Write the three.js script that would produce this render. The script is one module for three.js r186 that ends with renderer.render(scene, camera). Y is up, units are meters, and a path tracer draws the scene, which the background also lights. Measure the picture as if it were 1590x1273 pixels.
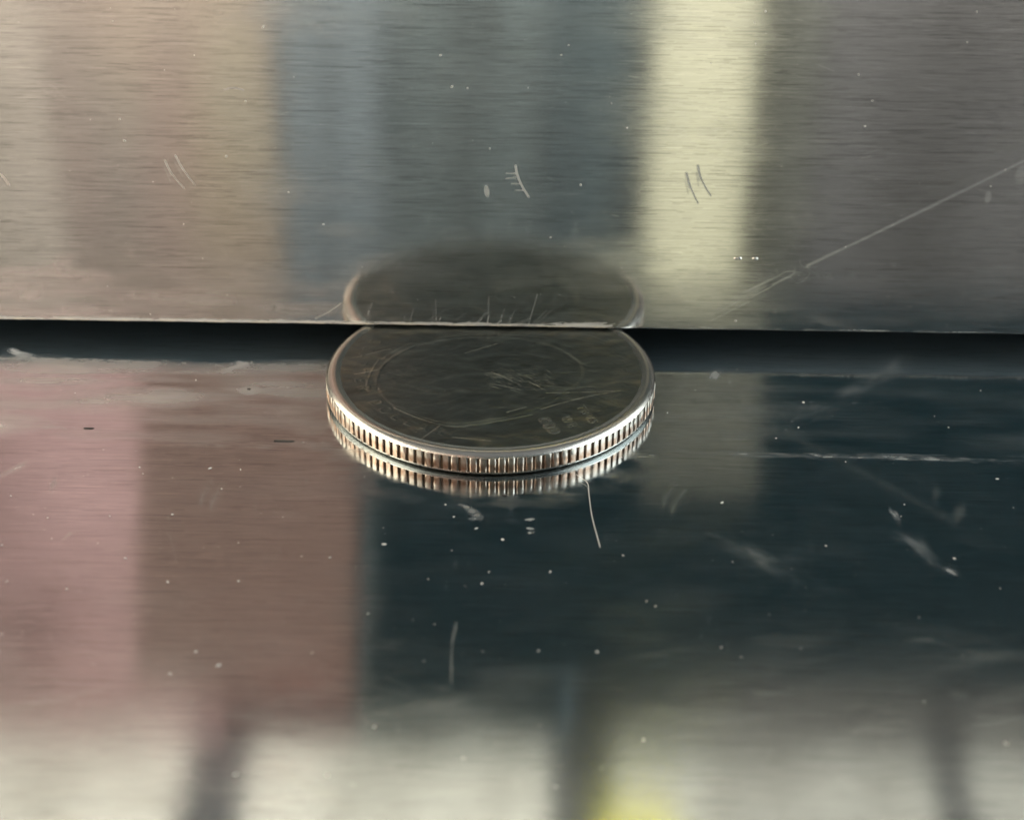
import * as THREE from 'three';
import { RoundedBoxGeometry } from 'three/addons/geometries/RoundedBoxGeometry.js';
import { mergeGeometries, mergeVertices, toCreasedNormals } from 'three/addons/utils/BufferGeometryUtils.js';
import { RectAreaLightUniformsLib } from 'three/addons/lights/RectAreaLightUniformsLib.js';
RectAreaLightUniformsLib.init();

// ---------- camera, ambient, lamps, exposure ----------
const MM = 0.001;
const scene = new THREE.Scene();
const camera = new THREE.PerspectiveCamera(28.69, 1024 / 819, 0.002, 30);
camera.position.set(1.59 * MM, 58.93 * MM, 109.55 * MM);
camera.rotation.order = 'YXZ';
camera.rotation.set(-0.5318, 0, 0.0144);
camera.focus = 0.113;
camera.userData.fStop = 40;
scene.background = new THREE.Color().setRGB(0.25, 0.265, 0.28);
scene.environment = null;
const renderer = new THREE.WebGLRenderer({ antialias: true });
renderer.toneMapping = THREE.LinearToneMapping;
renderer.toneMappingExposure = 1;
renderer.shadowMap.enabled = true;

// lamps stand to the left and the right of the steel, a slim tube lamp stands by the wall, a flood lies on the floor
const LAMPS = [
  { name: 'softbox_lamp', label: 'warm white softbox lamp standing on the left of the steel', at: [-0.62, 0.34, 0.15], to: [0, 0.02, 0.12], size: [0.52, 0.5], color: [1, 0.88, 0.72], k: 9.5 },
  { name: 'softbox_lamp_001', label: 'cool white softbox lamp standing on the right of the steel', at: [0.62, 0.34, 0.15], to: [0, 0.02, 0.12], size: [0.50, 0.5], color: [0.90, 0.97, 1], k: 8 },
  { name: 'tube_lamp', label: 'slim upright tube lamp glowing in front of the grey wall', at: [0.153, 0.35, 1.16], to: [0.02, 0.25, 0], size: [0.080, 0.50], color: [1, 0.88, 0.54], k: 1.9, glow: 0.3 },
  { name: 'flood_lamp', label: 'wide flood lamp lying below the counter and lighting wall and ceiling', at: [-0.1, -0.45, 0.75], to: [-0.1, 1, 0.85], size: [1.0, 0.5], color: [1, 0.97, 0.91], k: 125 },
];

// ---------- helpers ----------
let seed = 7;
const rnd = () => { seed = (seed + 0x6d2b79f5) | 0; let t = Math.imul(seed ^ (seed >>> 15), 1 | seed); t = (t + Math.imul(t ^ (t >>> 7), 61 | t)) ^ t; return ((t ^ (t >>> 14)) >>> 0) / 4294967296; };
const R_ = (a, b) => a + (b - a) * rnd();
const lin = (r, g, b) => new THREE.Color().setRGB(r, g, b);
function obj(name, geometry, material, parent = scene) {
  const m = new THREE.Mesh(geometry, material); m.name = name; m.castShadow = m.receiveShadow = true; parent.add(m); return m;
}
const creased = (g, a) => { g.scale(1e5, 1e5, 1e5); const q = toCreasedNormals(g, a); q.scale(1e-5, 1e-5, 1e-5); return q; };
function tag(o, label, category, kind, group) {
  if (label) o.userData.label = label; if (category) o.userData.category = category;
  if (kind) o.userData.kind = kind; if (group) o.userData.group = group; return o;
}
function canvas(w, h, fill) { const c = document.createElement('canvas'); c.width = w; c.height = h; const g = c.getContext('2d'); g.fillStyle = fill; g.fillRect(0, 0, w, h); return [c, g]; }
function tex(c, srgb) {
  const t = new THREE.CanvasTexture(c); t.wrapS = t.wrapT = THREE.MirroredRepeatWrapping; t.magFilter = THREE.LinearFilter;
  if (srgb) t.colorSpace = THREE.SRGBColorSpace; return t;
}

for (const L of LAMPS) {
  const g = new THREE.Group(); g.name = L.name; scene.add(g); g.position.set(...L.at); g.lookAt(...L.to);
  tag(g, L.label, 'lamp');
  const c = lin(...L.color);
  obj('diffuser', new THREE.BoxGeometry(L.size[0], L.size[1], 0.006), new THREE.MeshStandardMaterial({ color: 0x303030, roughness: 0.8, emissive: c, emissiveIntensity: L.glow ?? 0.8 }), g);
  obj('housing', new RoundedBoxGeometry(L.size[0] + 0.016, L.size[1] + 0.016, 0.03, 3, 0.006).translate(0, 0, -0.02), new THREE.MeshStandardMaterial({ color: 0x202224, roughness: 0.6 }), g);
  const l = new THREE.RectAreaLight(c, L.k, L.size[0], L.size[1]); l.name = L.name + '_glow'; l.rotation.y = Math.PI; l.position.set(0, 0, 0.005); g.add(l);
}

// ---------- the steel: marks and grain in millimetres ----------
const U = {scratchLong:[[23.7,5.5],[31.2,9.7],[38.5,14.0]], tick1:[[1.6,13.1],[1.7,12.0],[2.6,10.7]], comb:[[0.9,12.5],[1.6,12.5],[0.9,12.1],[1.6,12.2],[1.3,11.7],[2.0,11.7],[1.6,11.2],[2.2,11.2]], oval:[[-0.5,11.1]], p1:[[-23.2,13.5],[-22.8,12.4],[-22.0,11.3]], p2:[[-24.0,13.1],[-23.7,12.0],[-22.8,11.0]], p3:[[14.1,12.7],[14.4,11.6],[15.1,10.4]], p4:[[14.9,13.3],[15.1,12.2],[16.0,11.0]], c0:[[-36.2,11.9],[-35.7,11.1]], oval2:[[36.4,11.2]], oval3:[[38.6,13.0]], arc:[[-19.3,18.5],[-18.6,18.8],[-17.9,18.5]], dents:[[18.4,6.0],[19.7,6.0]], tangle:[[23.1,4.8]], drag:[[23.0,5.1],[14.6,-0.0]], edgeA:[[-13.6,0.6],[-11.6,1.8]], burrs:[[-8.1,1.9],[5.2,0.5]], bits:[[-16.2,23.1],[-21.2,21.0],[-23.4,19.9],[-17.8,17.7],[-26.8,14.6],[-1.9,18.9],[-3.0,19.0],[5.2,22.1],[4.7,21.4],[-0.3,14.4],[9.6,16.1],[6.4,11.7],[4.3,7.5],[18.8,24.7],[27.0,18.4],[26.7,16.5]]};
const L = {s1:[[-37.1,1.4],[-34.1,3.2]], s2:[[-20.3,4.3],[-19.1,3.4],[-18.5,2.8]], ring:[[-17.8,7.1]], dash:[[-15.2,14.2],[-13.7,14.1]], dash2:[[-28.9,12.8],[-28.0,12.8]], b1:[[-32.8,12.6],[-27.7,13.0]], b2:[[-21.9,14.8],[-10.3,14.5]], b3:[[20.7,7.8],[31.2,7.4]], b4:[[10.8,14.7],[22.0,15.0],[37.1,15.5]], diag:[[32.1,0.5],[27.8,5.2],[22.2,10.5]], blot:[[17.0,3.5]], tri:[[-1.8,21.7],[-0.9,22.2],[-0.1,23.4],[-0.7,23.6],[-1.1,22.5]], bars:[[2.8,23.4],[2.9,24.4],[2.9,24.9]], fib:[[6.0,18.3],[6.7,19.1],[6.8,20.5],[6.9,22.8],[7.3,26.4]], d2:[[14.7,25.2],[17.3,27.5],[19.4,29.8]], d3:[[26.7,24.6],[27.8,25.7],[28.2,27.6],[29.2,28.6]], v1:[[-1.5,34.2],[-1.8,36.3],[-1.6,39.7]], arc:[[-26.8,26.5],[-26.5,25.7],[-25.8,25.2]], v2:[[-20.1,25.7],[-19.1,28.8]], bits:[[-23.7,17.8],[-18.9,17.8],[-16.8,17.9],[-17.7,20.3],[-20.4,23.4],[-22.4,28.3],[-19.3,30.7],[-16.4,37.3],[-13.2,23.5],[-15.0,30.5],[-2.7,21.8],[-2.1,23.2],[-0.6,24.5],[-6.4,26.4],[4.1,29.1],[-0.1,30.4],[24.7,15.8],[10.4,32.4],[23.0,7.7],[22.1,11.3],[20.3,12.8],[27.7,21.0],[34.7,17.7],[27.2,22.4],[15.6,21.1],[1.1,25.7],[6.7,36.8],[-14.9,38.5],[-17.5,39.3],[-24.4,23.7]]};

// One set of maps for a steel face. px maps millimetres to canvas pixels.
const PX = 2048 / 104;
function steelMaps(hmm, toPx, base, rough, grain) {
  const W = 2048, H = Math.round(hmm * PX);
  const [cc, c] = canvas(W, H, `rgb(${base})`), [rc, r] = canvas(W, H, `rgb(0,${rough},255)`), [bc, b] = canvas(W, H, 'rgb(128,128,128)');
  // brushed grain: short horizontal strokes of many lengths
  for (const g of [c, r, b]) g.lineCap = 'round';
  for (let i = 0; i < grain; i++) {
    const y = rnd() * H, x = rnd() * W - 60, l = 10 + 70 * rnd() ** 2, dy = R_(-0.7, 0.7), w = R_(0.7, 2.0), a = R_(0.03, 0.13) * (0.5 + 0.5 * rnd()), up = rnd() < 0.5;
    for (const [g, s] of [[c, up ? '255,255,252' : '70,70,68'], [b, up ? '255,255,255' : '0,0,0']]) {
      g.strokeStyle = `rgba(${s},${g === b ? a * 2.2 : a * (up ? 1 : 1.3)})`; g.lineWidth = w;
      g.beginPath(); g.moveTo(x, y); g.lineTo(x + l, y + dy); g.stroke();
    }
    if (i % 4 === 0) { r.strokeStyle = `rgba(0,${up ? rough + 26 : rough - 14},255,${a * 1.6})`; r.lineWidth = w * 1.5; r.beginPath(); r.moveTo(x, y); r.lineTo(x + l, y + dy); r.stroke(); }
  }
  // uneven film over the metal
  for (let i = 0; i < 420; i++) {
    const x = rnd() * W, y = rnd() * H, q = R_(20, 170), e = R_(0.15, 0.5), g = r.createRadialGradient(0, 0, 0, 0, 0, q);
    const v = rnd() < 0.6 ? rough + 14 : rough - 8; g.addColorStop(0, `rgba(0,${v},250,0.22)`); g.addColorStop(1, `rgba(0,${v},250,0)`);
    r.save(); r.translate(x, y); r.scale(1, e); r.fillStyle = g; r.fillRect(-q, -q, 2 * q, 2 * q); r.restore();
  }
  const P = (p) => toPx(p).map((v) => v * PX);
  // a stroke along points: rougher, duller metal; film is its dustiness
  function stroke(pts, wmm, alpha, ro = 170, film = 0, soft = 0) {
    const q = pts.map(P), n = soft ? 7 : 1;
    for (let k = 0; k < n; k++) {
      const w = wmm * PX * (soft ? (k + 1) / n : 1), a = soft ? alpha / n * 1.3 : alpha;
      for (const [g, s] of [[r, `rgba(0,${ro},${Math.round(255 - 255 * film)},${a})`], [c, `rgba(205,205,200,${a * 0.5})`]]) {
        g.strokeStyle = s; g.lineWidth = Math.max(w, 0.8); g.lineJoin = 'round'; g.beginPath(); g.moveTo(...q[0]);
        if (q.length === 2) g.lineTo(...q[1]); else { for (let i = 1; i < q.length - 1; i++) g.quadraticCurveTo(...q[i], ...(i === q.length - 2 ? q[i + 1] : [(q[i][0] + q[i + 1][0]) / 2, (q[i][1] + q[i + 1][1]) / 2])); }
        g.stroke();
      }
    }
  }
  // a wiped smear: many faint flat dabs along a path
  function smear(pts, wmm, alpha, ro = 130, film = 0.15) {
    const n = Math.ceil(pts.length * 26);
    for (let i = 0; i < n; i++) {
      const t = rnd() * (pts.length - 1), j = Math.min(pts.length - 2, Math.floor(t)), f = t - j, [a, b] = [pts[j], pts[j + 1]];
      const q = R_(0.25, 0.8) * wmm * (0.45 + 0.55 * Math.sin(Math.PI * Math.min(1, 0.15 + t / (pts.length - 1)))), d = Math.atan2((b[1] - a[1]), b[0] - a[0]);
      blob([a[0] + (b[0] - a[0]) * f + R_(-0.3, 0.3) * wmm, a[1] + (b[1] - a[1]) * f + R_(-0.3, 0.3) * wmm], q * R_(0.7, 1.3), q * R_(0.15, 0.5), alpha * R_(0.08, 0.28), ro, film, toPx([0, 1])[1] > toPx([0, 0])[1] ? d + R_(-0.2, 0.2) : -d);
    }
  }
  function blob([x, y], rx, ry, alpha, ro = 170, film = 0, turn = 0) {
    const q = P([x, y]);
    for (const [g, s] of [[r, `0,${ro},${Math.round(255 - 255 * film)}`], [c, '205,205,200']]) {
      const gr = g.createRadialGradient(0, 0, 0, 0, 0, 1); const a = g === c ? alpha * 0.5 : alpha;
      gr.addColorStop(0, `rgba(${s},${a})`); gr.addColorStop(0.65, `rgba(${s},${a * 0.8})`); gr.addColorStop(1, `rgba(${s},0)`);
      g.save(); g.translate(...q); g.rotate(turn); g.scale(rx * PX, ry * PX); g.fillStyle = gr; g.beginPath(); g.arc(0, 0, 1, 0, 7); g.fill(); g.restore();
    }
  }
  return { cc, rc, bc, c, r, b, stroke, blob, smear, P };
}
const upMaps = steelMaps(52, ([x, h]) => [x + 52, 50 - h], '192,193,191', 20, 42000);
const loMaps = steelMaps(78, ([x, z]) => [x + 52, z + 22], '172,179,182', 17, 34000);
{ // marks on the upright panel
  const { stroke, blob } = upMaps;
  stroke(U.scratchLong, 0.4, 0.26, 130, 0.06, 1); stroke(U.scratchLong, 0.2, 0.16, 130, 0.06);
  stroke(U.tick1, 0.14, 0.75, 165, 0.35);
  for (let i = 0; i < 8; i += 2) stroke([U.comb[i], U.comb[i + 1]], 0.09, 0.5, 150, 0.3);
  blob(U.oval[0], 0.25, 0.62, 0.55, 150, 0.3, -0.15); blob(U.oval2[0], 0.32, 0.6, 0.35, 150, 0.2); blob(U.oval3[0], 0.6, 0.9, 0.3, 150, 0.2);
  for (const k of ['p1', 'p2', 'p3', 'p4', 'c0']) stroke(U[k], k === 'c0' ? 0.2 : 0.12, 0.45, 150, 0.14);
  for (const k of ['tick1', 'p1', 'p2', 'p3', 'p4']) { const [a, b] = U[k]; stroke([a, b], 0.26, 0.2, 140, 0.1); stroke([[a[0] - 0.1, a[1] - 0.5], [b[0] - 0.05, b[1] - 0.5]], 0.08, 0.25, 140, 0.1); }
  for (let i = 0; i < 70; i++) blob([R_(-46, 46), R_(0, 34)], R_(1.5, 8), R_(0.5, 3), R_(0.05, 0.14), R_(40, 80), 0.03, R_(-0.5, 0.5));
  stroke(U.arc, 0.1, 0.4, 150, 0.2);
  const [tx, ty] = U.tangle[0];
  for (let i = 0; i < 22; i++) { const a = R_(0, 6.28), l = R_(0.3, 1.0), x = tx + R_(-0.9, 0.9), y = ty + R_(-0.6, 0.6), b = a + R_(-1, 1); stroke([[x, y], [x + l * Math.cos(a), y + l * 0.7 * Math.sin(a)], [x + l * 1.5 * Math.cos(b), y + l * Math.sin(b)]], R_(0.03, 0.07), R_(0.12, 0.3), 140, 0.12); }
  for (let i = 0; i < 16; i++) { const o = R_(-0.8, 0.8), s = R_(0, 0.5), e = R_(0.4, 1); const [a, b] = U.drag; const at = (t) => [a[0] + (b[0] - a[0]) * t + o * 0.4, a[1] + (b[1] - a[1]) * t + o]; stroke([at(s), at(Math.min(1, s + e * 0.4))], R_(0.04, 0.14), R_(0.1, 0.3), 130, 0.12); }
  // scraped strip along the cut edge
  for (let i = 0; i < 420; i++) { const x = R_(-46, 8), l = R_(0.3, 2); stroke([[x, R_(0.02, 0.34) * (0.7 + 0.3 * rnd())], [x + l, R_(0.02, 0.3)]], R_(0.05, 0.12), R_(0.2, 0.6), 170, 0.35); }
  for (let i = 0; i < 70; i++) { const x = R_(12, 44), l = R_(0.3, 2); stroke([[x, R_(0.04, 0.16)], [x + l, R_(0.04, 0.16)]], R_(0.04, 0.08), R_(0.1, 0.3), 150, 0.15); }
  for (let i = 0; i < 46; i++) { const x = R_(-8, 4) - rnd() * rnd() * 4, l = R_(0.3, 2.4) * (rnd() < 0.2 ? 1.7 : 1), a = R_(0.3, 1.6); stroke([[x, R_(0, 0.3)], [x + l * Math.cos(a), l * Math.sin(a) * 0.8]], R_(0.04, 0.1), R_(0.15, 0.45), 150, 0.25); }
  for (let i = 0; i < 90; i++) blob([R_(-12, 12), R_(0, 8)], R_(1, 4), R_(0.3, 1), R_(0.1, 0.28), R_(48, 70), 0.02);
  stroke([[-13.6, 0.5], [-12.6, 0.9], [-11.6, 1.8]], 0.12, 0.5, 150, 0.3);
  for (let i = 0; i < 40; i++) stroke([[4.5 + R_(0, 4), R_(0, 0.35)], [5.5 + R_(0, 4), R_(0.1, 0.5)]], 0.1, 0.3, 160, 0.3);
  for (let i = 0; i < 260; i++) { const x = R_(-50, 50), y = R_(0.5, 40), a = R_(-0.4, 0.4) + (rnd() < 0.2 ? R_(-1.5, 1.5) : 0), l = R_(0.2, 1.5); stroke([[x, y], [x + l * Math.cos(a), y + l * Math.sin(a)]], R_(0.03, 0.06), R_(0.06, 0.25), 130, 0.1); }
}
{ // smears, dust film and scratches on the flat sheet
  const { stroke, blob, smear } = loMaps;
  smear(L.s1, 1.1, 0.95, 160, 0.4); smear([L.s1[0], [-36.2, 2.0]], 1.0, 0.7, 160, 0.35); smear(L.s2, 0.8, 0.9, 160, 0.4); smear([[-19.2, 2.9], [-18.6, 3.4]], 0.9, 0.7, 150, 0.3);
  blob(L.ring[0], 0.95, 0.8, 0.38, 150, 0.3); blob(L.ring[0], 0.6, 0.5, 0.3, 150, 0.3); smear([L.ring[0], [-15, 6.6]], 0.7, 0.3);
  for (let i = 0; i < 110; i++) blob([R_(-46, -12), 3.2 + 11 * rnd() ** 1.6], R_(2, 7), R_(0.4, 1.6), R_(0.14, 0.34), R_(70, 125), 0.15);
  for (let i = 0; i < 60; i++) blob([R_(14, 46), 3 + 12 * rnd()], R_(2, 7), R_(0.4, 1.6), R_(0.05, 0.14), R_(60, 100), 0.07);
  for (let i = 0; i < 90; i++) { const a = R_(-1.35, 1.35), q = 12.2 + 3.6 * rnd(); blob([q * Math.sin(a), 6.3 + q * Math.cos(a)], R_(0.8, 2), R_(0.4, 1), 0.3, 82, 0.02); }
  for (let i = 0; i < 5; i++) smear([[-42, 2.5 + R_(-0.1, 0.2)], [-28, 2.9 + R_(-0.1, 0.2)], [-12.5, 3.2 + R_(-0.1, 0.2)]], 0.7, 0.8, 120, 0.16);
  smear(L.b1, 0.8, 0.7, 120, 0.15); smear(L.b2, 1.3, 0.5, 110, 0.13); smear(L.b3, 0.5, 0.7, 120, 0.16); smear(L.b4, 1.0, 0.7, 120, 0.17); smear([[22, 15.0], [30, 15.2], [38, 15.6]], 1.0, 0.9, 130, 0.22);
  for (let i = 0; i < 70; i++) { const x = R_(10, 38), l = R_(0.5, 5), y = 15 + R_(-0.4, 0.5); stroke([[x, y], [x + l, y + R_(-0.05, 0.1)]], R_(0.03, 0.1), R_(0.05, 0.25), 130, 0.2); }
  for (let i = 0; i < 60; i++) { const x = R_(-24, -8), l = R_(0.5, 4), y = 14.7 + R_(-0.6, 0.6); stroke([[x, y], [x + l, y + R_(-0.05, 0.05)]], R_(0.03, 0.08), R_(0.05, 0.2), 130, 0.15); }
  smear(L.diag, 3.0, 0.3, 110, 0.12); smear([L.blot[0], [16.7, 4.2]], 1.0, 0.6, 130, 0.25);
  for (const [x, y, w, h, t] of [[-1.5, 21.9, 0.5, 0.2, 0.5], [-1.1, 22.3, 0.6, 0.35, 0.7], [-0.8, 22.7, 0.55, 0.45, 0.8], [-0.5, 23.2, 0.5, 0.4, 0.9], [-0.9, 23.4, 0.35, 0.25, 0.2]]) blob([x, y], w, h, 0.32, 140, 0.25, t);
  for (const [p, w] of [[L.bars[0], 0.45], [L.bars[1], 0.42], [L.bars[2], 0.2]]) for (let i = 0; i < 5; i++) blob([p[0] + R_(-0.2, 0.2), p[1] + R_(-0.08, 0.08)], w * R_(0.4, 0.9), R_(0.08, 0.2), 0.3, 150, 0.3);
  smear(L.d2, 2.4, 0.15, 110, 0.13); smear(L.d3, 1.7, 0.2, 110, 0.15); smear([[28.9, 28.3], [29.4, 28.8]], 0.6, 0.4, 140, 0.2); smear([[26.7, 21.6], [27, 23.4]], 0.7, 0.5, 120, 0.2);
  smear(L.v1, 0.5, 0.4, 110, 0.16); stroke(L.v1, 0.08, 0.25, 110, 0.16); stroke(L.v2, 0.07, 0.25, 110, 0.14);
  smear(L.arc, 0.5, 0.5, 100, 0.02); smear([[-38, 14], [-37, 17.5]], 3, 0.5, 120, 0.22); smear([[-38.4, 8], [-37.6, 12]], 2.4, 0.4, 120, 0.18);
  smear([[-33, 19.5], [-32, 18.2], [-31.2, 17.2]], 1.2, 0.35, 110, 0.12);
  for (let i = 0; i < 26; i++) { const x = R_(-45, 45), z = R_(2, 50), a = R_(-0.6, 0.6), l = R_(1, 6); smear([[x, z], [x + l * 0.5, z + R_(-0.5, 0.5)], [x + l * Math.cos(a), z + l * Math.sin(a)]], R_(0.8, 2.4), R_(0.04, 0.12), 95, 0.04); }
  for (let i = 0; i < 120; i++) blob([R_(-44, 46), R_(8, 52)], R_(0.6, 5), R_(0.15, 0.9), R_(0.03, 0.11), R_(50, 120), 0.05, R_(-0.4, 0.6));
  for (let i = 0; i < 420; i++) { const x = R_(-50, 50), z = R_(-2, 54), a = rnd() < 0.75 ? R_(-0.08, 0.08) : R_(-1.6, 1.6), l = R_(0.2, 2.2); stroke([[x, z], [x + l * Math.cos(a), z + l * Math.sin(a)]], R_(0.03, 0.06), R_(0.06, 0.24), 120, 0.12); }
}
function steel(m, aniso, bump) {
  const o = { map: tex(m.cc, true), roughnessMap: (m.t = tex(m.rc)), metalnessMap: m.t, metalness: 1, roughness: 1, bumpMap: tex(m.bc), bumpScale: bump, color: 0xffffff };
  if (aniso) { o.anisotropy = aniso; o.anisotropyRotation = Math.PI / 2; return new THREE.MeshPhysicalMaterial(o); }
  return new THREE.MeshStandardMaterial(o);
}
const upMat = steel(upMaps, 0.6, 9e-7), loMat = steel(loMaps, 0.35, 2.5e-7);
const darkSteel = new THREE.MeshStandardMaterial({ color: 0x3a3a3a, metalness: 0.6, roughness: 0.5 });

// flat sheet the coin lies on: a 2 mm plate, top at y = 0
{
  const g = new THREE.BoxGeometry(0.46, 0.002, 0.29).translate(0, -0.001, 0.095), p = g.attributes.position, uv = g.attributes.uv;
  for (let i = 0; i < p.count; i++) uv.setXY(i, (p.getX(i) / MM + 52) / 104, 1 - (p.getZ(i) / MM + 22) / 78);
  tag(obj('steel_counter', g, loMat), 'flat brushed steel surface under the coin, smeared and dusty, running under the upright panel', 'steel sheet', 'structure');
}
// upright panel: folded steel front with a rounded lower lip, leaning back by one degree
const GAP = 1.9;
const panel = new THREE.Group(); panel.name = 'steel_upright'; panel.position.set(0, GAP * MM, 0); panel.rotation.x = -0.0189; scene.add(panel);
tag(panel, 'upright brushed steel panel above the gap, with a long diagonal scratch on its right', 'steel panel');
{
  // profile (z, y) of the front and its lip
  const prof = [[0, 160]]; prof.push([0, 0.2], [0, 0.08]);
  for (let i = 1; i <= 6; i++) { const a = i / 6 * Math.PI / 2; prof.push([-0.08 + 0.08 * Math.cos(a), 0.08 - 0.08 * Math.sin(a)]); }
  
  const N = 240, X0 = -230, X1 = 230, pos = [], uv = [], idx = [];
  for (let i = 0; i <= N; i++) for (let j = 0; j < prof.length; j++) {
    const x = X0 + (X1 - X0) * i / N, wob = (j > 1 && j < 9) ? 0.012 * Math.sin(x * 0.7) + 0.01 * Math.sin(x * 2.3 + 1) : 0;
    pos.push(x * MM, (prof[j][1] + wob) * MM, prof[j][0] * MM); uv.push((x + 52) / 104, (prof[j][1] + 2) / 52);
  }
  const n = prof.length;
  for (let i = 0; i < N; i++) for (let j = 0; j < n - 1; j++) { const a = i * n + j, b = a + 1, c = a + n, d = c + 1; idx.push(a, b, c, b, d, c); }
  let g = new THREE.BufferGeometry(); g.setAttribute('position', new THREE.Float32BufferAttribute(pos, 3)); g.setAttribute('uv', new THREE.Float32BufferAttribute(uv, 2)); g.setIndex(idx);
  g = creased(g, 0.6);
  obj('front', g, upMat, panel);
  obj('return_flange', new THREE.BoxGeometry(0.46, 0.002, 0.0204).translate(0, 0.001, -0.0104), new THREE.MeshStandardMaterial({ color: 0xa0adb3, metalness: 0.1, roughness: 0.6 }), panel);
  obj('back_plate', new THREE.BoxGeometry(0.46, 0.163, 0.002).translate(0, 0.0796, -0.0215), darkSteel, panel);
  // burr left by the cut along the lower edge: a thin ragged bead
  const pts = [], bur = new THREE.MeshStandardMaterial({ color: 0xc0bcb0, metalness: 0.9, roughness: 0.55 });
  const bp = [], bi = [], M = 900, S = 6;
  for (let i = 0; i <= M; i++) {
    const x = -48 + 96 * i / M, fade = x < 8 ? 1 : Math.max(0.1, 1 - (x - 8) / 3), r = (0.022 + 0.03 * rnd() + 0.012 * Math.sin(x * 1.7)) * fade;
    for (let s = 0; s < S; s++) { const a = s / S * 6.2832; bp.push(x * MM, (0.09 + 0.012 * Math.sin(x * 0.7) + r * 1.6 * Math.sin(a)) * MM, (-0.018 + r * 0.8 * Math.cos(a)) * MM); }
  }
  for (let i = 0; i < M; i++) for (let s = 0; s < S; s++) { const a = i * S + s, b = i * S + (s + 1) % S; bi.push(a, b, a + S, b, b + S, a + S); }
  const bg = new THREE.BufferGeometry(); bg.setAttribute('position', new THREE.Float32BufferAttribute(bp, 3)); bg.setIndex(bi); bg.computeVertexNormals();
  tag(obj('edge_burr', bg, bur, panel), 'bright ragged burr along the lower edge');
  // two small dings raised in the metal
  for (const [k, [x, h]] of U.dents.entries()) {
    const d = new THREE.SphereGeometry(1, 20, 12, 0, 6.2832, 0, Math.PI / 2).rotateX(Math.PI / 2).scale(0.3 - 0.08 * k, 0.13, 0.09).scale(MM, MM, MM).translate(x * MM, h * MM, -0.000012);
    obj('ding', d, new THREE.MeshStandardMaterial({ color: 0xd0cec8, metalness: 1, roughness: 0.16 }), panel);
  }
}

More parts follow.
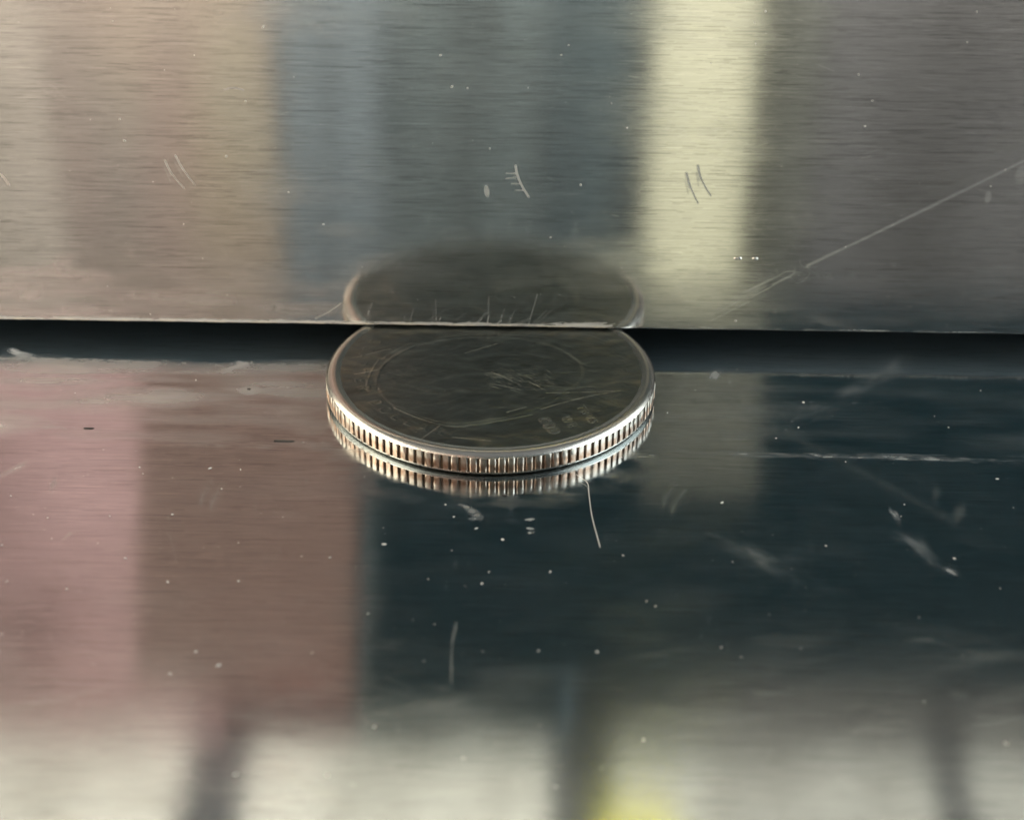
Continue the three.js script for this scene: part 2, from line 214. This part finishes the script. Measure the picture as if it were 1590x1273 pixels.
// ---------- the coin ----------
const COIN = { R: 12.13, T: 1.75, z: 6.30 };
const coin = new THREE.Group(); coin.name = 'coin'; coin.position.set(0, 0.00003, COIN.z * MM); scene.add(coin);
tag(coin, 'worn silver coin with a reeded edge, stuck flat in the gap under the steel panel', 'coin');
{
  const { R } = COIN, nick = lin(0.60, 0.57, 0.51);
  const [fc, f] = canvas(1024, 1024, 'rgb(108,114,111)');
  for (let i = 0; i < 3200; i++) { const x = rnd() * 1024, y = rnd() * 1024, q = R_(2, 34), out = Math.hypot(x - 500, (y - 560)) > 320, v = rnd() < (out ? 0.45 : 0.65) ? '60,60,52' : out ? '205,188,150' : '190,194,180'; const g = f.createRadialGradient(x, y, 0, x, y, q); g.addColorStop(0, `rgba(${v},${R_(0.04, 0.2)})`); g.addColorStop(1, `rgba(${v},0)`); f.save(); f.translate(x, y); f.rotate(R_(-0.7, 0.5)); f.scale(R_(1, 2.6), R_(0.3, 0.9)); f.translate(-x, -y); f.fillStyle = g; f.fillRect(x - q, y - q, 2 * q, 2 * q); f.restore(); }
  const [gc, g2] = canvas(1024, 1024, 'rgb(0,80,255)');
  const [hc, hg] = canvas(1024, 1024, 'rgb(128,128,128)');
  for (let i = 0; i < 2600; i++) { const x = rnd() * 1024, y = rnd() * 1024, a = R_(-0.9, 0.5), l = R_(6, 90) * rnd(), v = R_(0.05, 0.34), w = R_(0.6, 1.8);
    for (const [g, s] of [[f, `rgba(${rnd() < 0.6 ? '225,220,205' : '60,56,48'},${v * 0.6})`], [g2, `rgba(0,140,255,${v})`], [hg, `rgba(${rnd() < 0.5 ? '0,0,0' : '255,255,255'},${v})`]]) { g.strokeStyle = s; g.lineWidth = w; g.beginPath(); g.moveTo(x, y); g.lineTo(x + l * Math.cos(a), y + l * Math.sin(a)); g.stroke(); } }
  for (let i = 0; i < 140; i++) { const x = 512 + 40 * R_(-0.5, 4.2), y = 512 + 40 * R_(0, 3.2), a = R_(-0.1, 1.0), l = R_(10, 46) * rnd(); for (const [g, s] of [[f, 'rgba(222,216,190,0.42)'], [g2, 'rgba(0,160,255,0.5)'], [hg, 'rgba(240,240,240,0.35)']]) { g.strokeStyle = s; g.lineWidth = 1.4; g.beginPath(); g.moveTo(x, y); g.lineTo(x + l * Math.cos(a), y + l * Math.sin(a)); g.stroke(); } }
  // longer scrapes across the worn field, in millimetres from the coin's centre
  const cp = ([x, z]) => [512 + x * 40, 512 + z * 40];
  for (const s of [[[1.2, 6.4], [2.6, 5.6]], [[3.6, 5.9], [6.0, 4.2], [9, 3.2]], [[4, 3.6], [9.4, 3.1]], [[-10.0, 1.2], [-8.2, 0.5]], [[-9.4, -1.8], [-7.6, -2.8]], [[-4.6, 10.1], [-3.4, 8.3]], [[-2.5, 9.8], [0.2, 10.2]], [[0, 0.6], [1.6, 2.0]], [[0.2, 2.4], [2.2, 3.2]], [[-2, -2.2], [0.4, -3.8]]])
    for (let n = 0; n < 3; n++) for (const [g, c] of [[f, 'rgba(230,225,205,0.32)'], [g2, 'rgba(0,150,255,0.38)'], [hg, 'rgba(235,235,235,0.3)']]) { g.strokeStyle = c; g.lineWidth = 1.1 + n * 0.5; g.setLineDash([46 + 23 * n, 4 + 3 * n]); g.beginPath(); const q = s.map(cp).map(([x, y]) => [x + n * 1.2 - 1, y + n - 1]); g.moveTo(...q[0]); if (q[2]) g.quadraticCurveTo(...q[1], ...q[2]); else g.lineTo(...q[1]); g.stroke(); }
  for (const g of [f, g2, hg]) g.setLineDash([]);
  const faceMat = new THREE.MeshStandardMaterial({ map: tex(fc, true), roughnessMap: tex(gc), metalness: 1, roughness: 1, bumpMap: tex(hc), bumpScale: 1.1e-5 });
  const rimMat = new THREE.MeshStandardMaterial({ color: lin(0.50, 0.485, 0.44), metalness: 1, roughness: 0.27 });
  const edgeMat = new THREE.MeshStandardMaterial({ vertexColors: true, metalness: 1, roughness: 0.32 });
  const coreMat = new THREE.MeshStandardMaterial({ color: lin(0.10, 0.065, 0.04), metalness: 0.7, roughness: 0.45 });
  const lathe = (p, n = 480) => { const q = new THREE.LatheGeometry(p.map(([r, y]) => new THREE.Vector2(r * MM, y * MM)), n); return creased(q, 0.5); };
  const Rg = R - 0.17;
  // core of the edge, in the grooves
  const edge = obj('reeded_edge', lathe([[Rg - 0.4, 0.28], [Rg, 0.30], [Rg, 1.37], [Rg - 0.4, 1.39]]), coreMat, coin);
  obj('underside', lathe([[0, 0.03], [R - 1.0, 0.03], [R - 0.85, 0], [R - 0.42, 0], [R - 0.28, 0.03], [R - 0.12, 0.14], [R - 0.03, 0.28], [R - 0.03, 0.33], [Rg - 0.06, 0.36]]), rimMat, coin);
  // rim: a worn bevel outside, a flat land, a small step down to the field
  const shoulder = [[Rg - 0.06, 1.34], [R - 0.06, 1.40], [R - 0.04, 1.44], [R - 0.06, 1.48], [R - 0.11, 1.53], [R - 0.20, 1.61], [R - 0.31, 1.68], [R - 0.40, 1.715], [R - 0.50, 1.74], [R - 0.60, 1.748], [R - 0.72, 1.75], [R - 0.80, 1.742], [R - 0.87, 1.722], [R - 0.95, 1.708], [R - 1.1, 1.69]];
  obj('rim', lathe(shoulder), rimMat, coin);
  // reeds: one ridge each, copper in the middle of the clad edge
  const nR = 119, pitch = Math.PI * 2 / nR, sec = [[-0.40, Rg - 0.03], [-0.36, R - 0.05], [-0.27, R - 0.006], [0, R], [0.27, R - 0.006], [0.36, R - 0.05], [0.40, Rg - 0.03]];
  const lev = [[0.24, 0.05, 0.4], [0.33, 0, 0.7], [0.55, 0, 0.9], [0.85, 0, 0.8], [1.05, 0, 0.25], [1.43, 0, 0], [1.51, 0.05, 0]];
  const variants = [0, 1, 2, 3].map((v) => {
    const p = [], c = [], ix = [];
    for (const [y, inset, cu] of lev) for (const [a, r] of sec) {
      const t = a * pitch * (1 + R_(-0.08, 0.08)), q = r - inset - rnd() * 0.016; p.push(q * Math.sin(t) * MM, y * MM, q * Math.cos(t) * MM);
      const k = Math.min(1, cu * R_(0.5, 1.2)), d = R_(0.7, 1.05); c.push((0.46 + (0.27 - 0.46) * k) * d, (0.43 + (0.16 - 0.43) * k) * d, (0.37 + (0.10 - 0.37) * k) * d);
    }
    const n = sec.length; for (let j = 0; j < lev.length - 1; j++) for (let i = 0; i < n - 1; i++) { const a = j * n + i; ix.push(a, a + 1, a + n, a + 1, a + n + 1, a + n); }
    const g = new THREE.BufferGeometry(); g.setAttribute('position', new THREE.Float32BufferAttribute(p, 3)); g.setAttribute('color', new THREE.Float32BufferAttribute(c, 3)); g.setIndex(ix);
    return creased(g, 0.45);
  });
  for (let i = 0; i < nR; i++) { const m = obj(i ? 'reed_' + String(i).padStart(3, '0') : 'reed', variants[Math.floor(rnd() * 4)], edgeMat, edge); m.rotation.y = (i + 0.5) * pitch + R_(-0.002, 0.002); const w = rnd() < 0.15 ? R_(0.993, 0.997) : R_(0.998, 1.0005); m.scale.set(w, R_(0.985, 1.0), w); }

  // struck face: low relief from a height drawing, worn nearly flat
  const S = 1024, [dc, d] = canvas(S, S, '#000'), k = S / 24;
  d.translate(S / 2, S / 2);
  const turned = 67 * Math.PI / 180; // how the coin lies: its top points right and a little back
  d.fillStyle = '#5a5a5a'; // worn bust: a plain rounded shape
  d.filter = 'none';
  d.beginPath(); [[-8.2, 3.0], [-8.4, 1], [-7.8, -0.9], [-6.2, -3.2], [-3, -4.6], [1, -5], [4, -4], [6, -2.4], [7.0, 0.2], [6.2, 2.6], [5, 4.2], [3.2, 6.0], [0, 7.6], [-3.1, 8.1], [-5.9, 6.6], [-7.4, 5]].forEach(([x, z], i, q) => { const [u, w] = q[(i + 1) % q.length], m = [(x + u) / 2 * k, (z + w) / 2 * k]; if (!i) { const [a, b] = q[q.length - 1]; d.moveTo((a + x) / 2 * k, (b + z) / 2 * k); } d.quadraticCurveTo(x * k, z * k, ...m); }); d.closePath(); d.fill();
  d.fillStyle = '#767676'; for (const [x, z, a, b, t] of [[0.6, 0.8, 2.6, 1.6, 0.3], [2.4, 1.6, 2.2, 1.2, 0.5], [-4.5, -0.5, 1.6, 2.4, 0.2], [3.6, -1.4, 1.8, 1.2, 0], [-1, -2.4, 2, 1, 0.3]]) { d.save(); d.translate(x * k, z * k); d.rotate(t); d.beginPath(); d.ellipse(0, 0, a * k, b * k, 0, 0, 7); d.globalAlpha = 0.55; d.fill(); d.restore(); }
  d.strokeStyle = '#8a8a8a'; d.lineWidth = 3; for (let i = 0; i < 26; i++) { const x = R_(-1, 3.4), z = R_(-1, 3.2); d.globalAlpha = 0.5; d.beginPath(); d.moveTo(x * k, z * k); d.quadraticCurveTo((x + R_(-0.8, 0.8)) * k, (z + 0.4) * k, (x + R_(0.2, 1.4)) * k, (z + R_(0.2, 1)) * k); d.stroke(); }
  d.globalAlpha = 1;
  // blur the bust
  const soft = (n) => { const im = d.getImageData(0, 0, S, S), a = new Float32Array(S * S), b = new Float32Array(S * S); for (let i = 0; i < S * S; i++) a[i] = im.data[i * 4] / 255;
    for (let it = 0; it < n; it++) { for (let y = 0; y < S; y++) for (let x = 1; x < S - 1; x++) b[y * S + x] = (a[y * S + x - 1] + 2 * a[y * S + x] + a[y * S + x + 1]) / 4; for (let y = 1; y < S - 1; y++) for (let x = 0; x < S; x++) a[y * S + x] = (b[(y - 1) * S + x] + 2 * b[y * S + x] + b[(y + 1) * S + x]) / 4; } return a; };
  const bust = soft(34);
  d.fillStyle = '#000'; d.fillRect(-S / 2, -S / 2, S, S);
  d.lineCap = 'round';
  for (const [q, w, v] of [[[[-6.6, 6.0], [-3.4, 8.7], [0, 7.9], [3.0, 6.6]], 6, '#b8b8b8'], [[[-8.5, 3.4], [-8.6, 0.8], [-7.6, -1.6], [-6.0, -3.4]], 30, '#8c8c8c'], [[[-8.9, 3.0], [-8.9, 1], [-8.3, -1]], 5, '#d0d0d0'], [[[2.8, 2.2], [5, 3.2], [7.5, 2.6]], 5, '#808080'], [[[-4, -4.6], [0, -5.6], [4, -4.8]], 14, '#606060']]) {
    d.strokeStyle = v; d.lineWidth = w; d.beginPath(); d.moveTo(q[0][0] * k, q[0][1] * k); for (let i = 1; i < q.length - 1; i++) { const e = i === q.length - 2 ? q[i + 1] : [(q[i][0] + q[i + 1][0]) / 2, (q[i][1] + q[i + 1][1]) / 2]; d.quadraticCurveTo(q[i][0] * k, q[i][1] * k, e[0] * k, e[1] * k); } d.stroke();
  }
  const ridge = soft(5);
  d.fillStyle = '#000'; d.fillRect(-S / 2, -S / 2, S, S);
  for (let i = 0; i < 900; i++) { const a = R_(0, 6.28), q = 10.8 * Math.sqrt(rnd()); d.globalAlpha = R_(0.04, 0.2); d.fillStyle = rnd() < 0.5 ? '#fff' : '#000'; d.save(); d.translate(q * Math.cos(a) * k, q * Math.sin(a) * k); d.rotate(R_(-0.6, 0.9)); d.beginPath(); d.ellipse(0, 0, R_(4, 60), R_(2, 16), 0, 0, 7); d.fill(); d.restore(); }
  d.globalAlpha = 1;
  const swell = soft(10);
  d.fillStyle = '#000'; d.fillRect(-S / 2, -S / 2, S, S);
  d.textAlign = 'center'; d.textBaseline = 'middle';
  d.fillStyle = '#fff';
  const arcText = (s, px, rmm, mid, step, dir, v) => { d.fillStyle = v; d.font = `bold ${px}px sans-serif`; for (let i = 0; i < s.length; i++) { d.save(); d.rotate(turned + mid + dir * (i - (s.length - 1) / 2) * step); d.translate(0, (dir > 0 ? -1 : 1) * rmm * k); d.fillText(s[i], 0, 0); d.restore(); } };
  arcText('UNITED STATES OF AMERICA', 52, 9.6, 0, 0.115, 1, '#1c1c1c');
  arcText('QUARTER DOLLAR', 56, 9.6, 0, 0.125, -1, '#484848');
  const line = (s, x, z, px, v, sp) => { d.fillStyle = v; d.font = `bold ${px}px sans-serif`; d.save(); d.translate(x * k, z * k); d.rotate(turned); for (let i = 0; i < s.length; i++) d.fillText(s[i], (i - (s.length - 1) / 2) * sp, 0); d.restore(); };
  line('GOD', 4.2, 8.1, 46, '#fff', 34); line('WE', 5.6, 7.6, 38, '#b0b0b0', 34); line('TRUST', 7.0, 6.8, 38, '#909090', 29);
  const text = soft(2), NR = 190, NA = 720, p = [], uv = [], ix = [], RF = R - 1.0;
  const h = (x, z) => { const i = Math.min(S - 2, Math.max(1, Math.round(S / 2 + x * k))) + S * Math.min(S - 2, Math.max(1, Math.round(S / 2 + z * k))); return Math.min(0.08, bust[i] * 0.07 + ridge[i] * 0.03 + swell[i] * 0.045 + text[i] * 0.045); };
  for (let i = 0; i <= NR; i++) for (let j = 0; j <= NA; j++) { const r = RF * Math.sqrt(i / NR) * (i ? 1 : 0.0001), a = j / NA * 6.283185, x = r * Math.sin(a), z = r * Math.cos(a); p.push(x * MM, (1.705 + h(x, z) - 0.0001 * r * r) * MM, z * MM); uv.push(x / 25.6 + 0.5, 0.5 - z / 25.6); }
  for (let i = 0; i < NR; i++) for (let j = 0; j < NA; j++) { const a = i * (NA + 1) + j, b = a + 1, c = a + NA + 1; ix.push(a, c, b, b, c, c + 1); }
  const fg = new THREE.BufferGeometry(); fg.setAttribute('position', new THREE.Float32BufferAttribute(p, 3)); fg.setAttribute('uv', new THREE.Float32BufferAttribute(uv, 2)); fg.setIndex(ix); fg.computeVertexNormals();
  tag(obj('struck_face', fg, faceMat, coin), 'dark worn face with faint raised lettering');
}

// ---------- dust, debris and a fibre ----------
const dustMat = new THREE.MeshStandardMaterial({ color: lin(0.5, 0.49, 0.45), roughness: 0.9 });
function specks(name, label, place, list, count, parent) {
  const gs = [], q = new THREE.Quaternion();
  const add = (x, y, s) => { const g = new THREE.IcosahedronGeometry(1, 1), p = g.attributes.position; for (let i = 0; i < p.count; i++) { const n = 1 + 0.35 * Math.sin(p.getX(i) * 9 + x * 3) * Math.cos(p.getY(i) * 7 + y); p.setXYZ(i, p.getX(i) * n, p.getY(i) * n, p.getZ(i) * n); } g.computeVertexNormals(); g.scale(s * R_(0.6, 1.9), s * 0.4, s * R_(0.5, 1.0)).rotateY(R_(0, 6)); gs.push(place(g, x, y, s)); };
  for (const [x, y] of list) add(x, y, R_(0.035, 0.085));
  for (let i = 0; i < count; i++) { const b = rnd(); add(R_(-44, 44), parent ? R_(0.6, 30) : R_(0.5, 52), 0.012 + 0.05 * b ** 6); }
  return tag(obj(name, mergeGeometries(gs), dustMat, parent || scene), label, parent ? null : 'dust', 'stuff');
}
specks('dust', 'pale dust specks scattered over the flat steel sheet', (g, x, z, s) => g.scale(MM, MM, MM).translate(x * MM, s * 0.3 * MM, z * MM), L.bits, 420);
specks('dust_specks', 'pale dust specks stuck to the upright panel', (g, x, h, s) => g.rotateX(Math.PI / 2).scale(MM, MM, MM).translate(x * MM, h * MM, s * 0.25 * MM), U.bits, 190, panel);
{
  const c = new THREE.CatmullRomCurve3(L.fib.map(([x, z], i) => new THREE.Vector3(x, [0.25, 0.16, 0.1, 0.06, 0.05][i], z).multiplyScalar(MM)));
  tag(obj('fibre', new THREE.TubeGeometry(c, 60, 0.02 * MM, 6), dustMat), 'thin pale curved fibre lying on the steel in front of the coin', 'fibre');
  // two dark flakes: thin chips lying on the sheet
  const chipMat = new THREE.MeshStandardMaterial({ color: lin(0.03, 0.028, 0.025), roughness: 0.8 });
  const chip = (name, label, x, z, l, w) => { const s = new THREE.Shape(), n = 14; for (let i = 0; i < n; i++) { const a = i / n * 6.2832, r = R_(0.7, 1.1); s[i ? 'lineTo' : 'moveTo'](r * l * Math.cos(a), r * w * Math.sin(a)); } const m = obj(name, new THREE.ExtrudeGeometry(s, { depth: 0.05, bevelEnabled: false }).rotateX(-Math.PI / 2).scale(MM, MM, MM), chipMat); m.position.set(x * MM, 0.01 * MM, z * MM); tag(m, label, 'debris flake'); };
  chip('debris_flake', 'dark thin flake lying left of the coin on the streaked steel', -14.4, 14.15, 0.72, 0.07);
  chip('debris_flake_001', 'tiny dark dot of dirt in the pale round smear left of the coin', L.ring[0][0] - 0.05, L.ring[0][1] - 0.15, 0.15, 0.13);
  chip('debris_flake_002', 'small dark flake on the steel far left below the gap', -28.3, 12.8, 0.42, 0.05);
  chip('debris_flake_003', 'tiny black crumb just in front of the reflected coin edge', 1.2, 20.6, 0.18, 0.08);
}

// ---------- what the steel mirrors: phone, wall, ceiling ----------
const matte = (r, g, b, rough = 0.85) => new THREE.MeshStandardMaterial({ color: lin(r, g, b), roughness: rough });
{
  const phone = new THREE.Group(); phone.name = 'phone'; scene.add(phone); phone.position.copy(camera.position); phone.rotation.copy(camera.rotation);
  tag(phone, 'dark phone held in front of the steel, its dark reflection filling the middle and right', 'phone');
  const x0 = -23, x1 = 135, y0 = -14, y1 = 56;
  obj('body', new RoundedBoxGeometry((x1 - x0) * MM, (y1 - y0) * MM, 7.5 * MM, 5, 3.5 * MM).translate((x0 + x1) / 2 * MM, (y0 + y1) / 2 * MM, 5.5 * MM), new THREE.MeshStandardMaterial({ color: lin(0.066, 0.15, 0.19), roughness: 0.5 }), phone);
  const bump = matte(0.02, 0.022, 0.025, 0.3);
  for (const [x, y] of [[0, 0], [18, 9], [0, 18]]) obj('lens_ring', new THREE.TorusGeometry(6.5 * MM, 0.6 * MM, 10, 40).translate(x * MM, y * MM, 1.2 * MM), bump, phone);
  obj('case_corner', new RoundedBoxGeometry(34 * MM, 40 * MM, 7 * MM, 5, 3 * MM).translate(-6 * MM, 47 * MM, 5.6 * MM), new THREE.MeshStandardMaterial({ color: lin(0.062, 0.145, 0.18), roughness: 0.5 }), phone);
  const flap = obj('case_flap', new RoundedBoxGeometry(51 * MM, 66 * MM, 2 * MM, 3, 0.9 * MM).translate(-25.5 * MM, 0, 0), matte(0.72, 0.47, 0.42), phone);
  flap.position.set(-23.2 * MM, 33 * MM, 6 * MM); flap.rotation.y = 0.6;
  obj('flap_edge', new RoundedBoxGeometry(21 * MM, 8 * MM, 2.2 * MM, 3, 0.9 * MM).translate(-34 * MM, 64.5 * MM, 4 * MM), matte(0.95, 0.56, 0.53), phone);
  obj('strap', new RoundedBoxGeometry(18 * MM, 41 * MM, 1.6 * MM, 3, 0.7 * MM).translate(30 * MM, 6 * MM, 1.6 * MM), matte(0.90, 0.85, 0.71), phone);
}
{
  const wall = new THREE.Group(); wall.name = 'wall'; tag(wall, null, null, 'structure'); scene.add(wall);
  const board = (name, x0, x1, y0, y1, z, m) => obj(name, new RoundedBoxGeometry(x1 - x0, y1 - y0, 0.03, 2, 0.004).translate((x0 + x1) / 2, (y0 + y1) / 2, z), m, wall);
  const [mc, mg] = canvas(512, 512, '#e6e6e6');
  for (let i = 0; i < 900; i++) { const x = rnd() * 512, y = rnd() * 512, q = R_(6, 70), v = rnd() < 0.5 ? '255,255,255' : '120,116,110', e = R_(0.3, 1); const g = mg.createRadialGradient(0, 0, 0, 0, 0, q); g.addColorStop(0, `rgba(${v},${R_(0.1, 0.4)})`); g.addColorStop(1, `rgba(${v},0)`); mg.save(); mg.translate(x, y); mg.rotate(R_(0, 3)); mg.scale(1, e); mg.fillStyle = g; mg.fillRect(-q, -q, 2 * q, 2 * q); mg.restore(); }
  const mottle = tex(mc, true);
  const stone = (...c) => { const m = matte(...c); m.map = mottle; return m; };
  const [tc, tg] = canvas(512, 512, '#857a70');
  for (let i = 0; i < 200; i++) { const x = rnd() * 512, y = rnd() * 512, q = R_(40, 130), v = ['150,140,104', '146,112,100', '118,106,98', '150,138,122', '112,113,103', '134,116,108'][Math.floor(rnd() * 6)], g = tg.createRadialGradient(x, y, 0, x, y, q); g.addColorStop(0, `rgba(${v},${R_(0.1, 0.3)})`); g.addColorStop(1, `rgba(${v},0)`); tg.fillStyle = g; tg.fillRect(x - q, y - q, 2 * q, 2 * q); }
  const washed = new THREE.MeshStandardMaterial({ color: lin(0.64, 0.58, 0.59), map: tex(tc, true), roughness: 0.85 });
  board('panel', -1.2, -0.395, -0.5, 0.66, 1.222, stone(0.330, 0.268, 0.222));
  board('panel', -0.393, -0.205, 0.05, 0.64, 1.22, washed);
  board('panel', -1.2, -0.205, 0.664, 1.23, 1.225, stone(0.76, 0.455, 0.44));
  board('panel', -0.203, -0.112, -0.5, 1.23, 1.225, stone(0.104, 0.118, 0.126));
  board('panel', -0.11, 0.03, -0.5, 1.23, 1.22, stone(0.056, 0.067, 0.066));
  board('panel', 0.032, 0.20, -0.5, 1.23, 1.22, stone(0.038, 0.052, 0.055));
  board('panel', 0.202, 0.255, -0.5, 1.23, 1.22, stone(0.128, 0.126, 0.106));
  board('panel', 0.257, 1.2, -0.5, 1.23, 1.225, stone(0.088, 0.082, 0.081));
  const ceiling = new THREE.Group(); ceiling.name = 'ceiling'; tag(ceiling, null, null, 'structure'); scene.add(ceiling);
  const cm = stone(0.87, 0.81, 0.69), dk = matte(0.05, 0.05, 0.05);
  const plank = (x0, x1, m) => obj('plank', new RoundedBoxGeometry(x1 - x0, 0.02, 0.42, 2, 0.004).translate((x0 + x1) / 2, 1.25, 1.02), m, ceiling);
  for (const [a, b] of [[-1.3, -0.354], [-0.285, 0.050], [0.122, 0.475], [0.517, 1.3]]) plank(a, b, a > 0 ? stone(0.70, 0.66, 0.58) : cm);
  obj('joint_board', new THREE.BoxGeometry(2.6, 0.01, 0.42).translate(0, 1.267, 1.02), dk, ceiling);
  obj('note_board', new RoundedBoxGeometry(0.082, 0.01, 0.16, 2, 0.003).translate(0.138, 1.225, 1.0), matte(0.95, 0.84, 0.10), ceiling);
}

scene.updateMatrixWorld(true);
renderer.render(scene, camera);
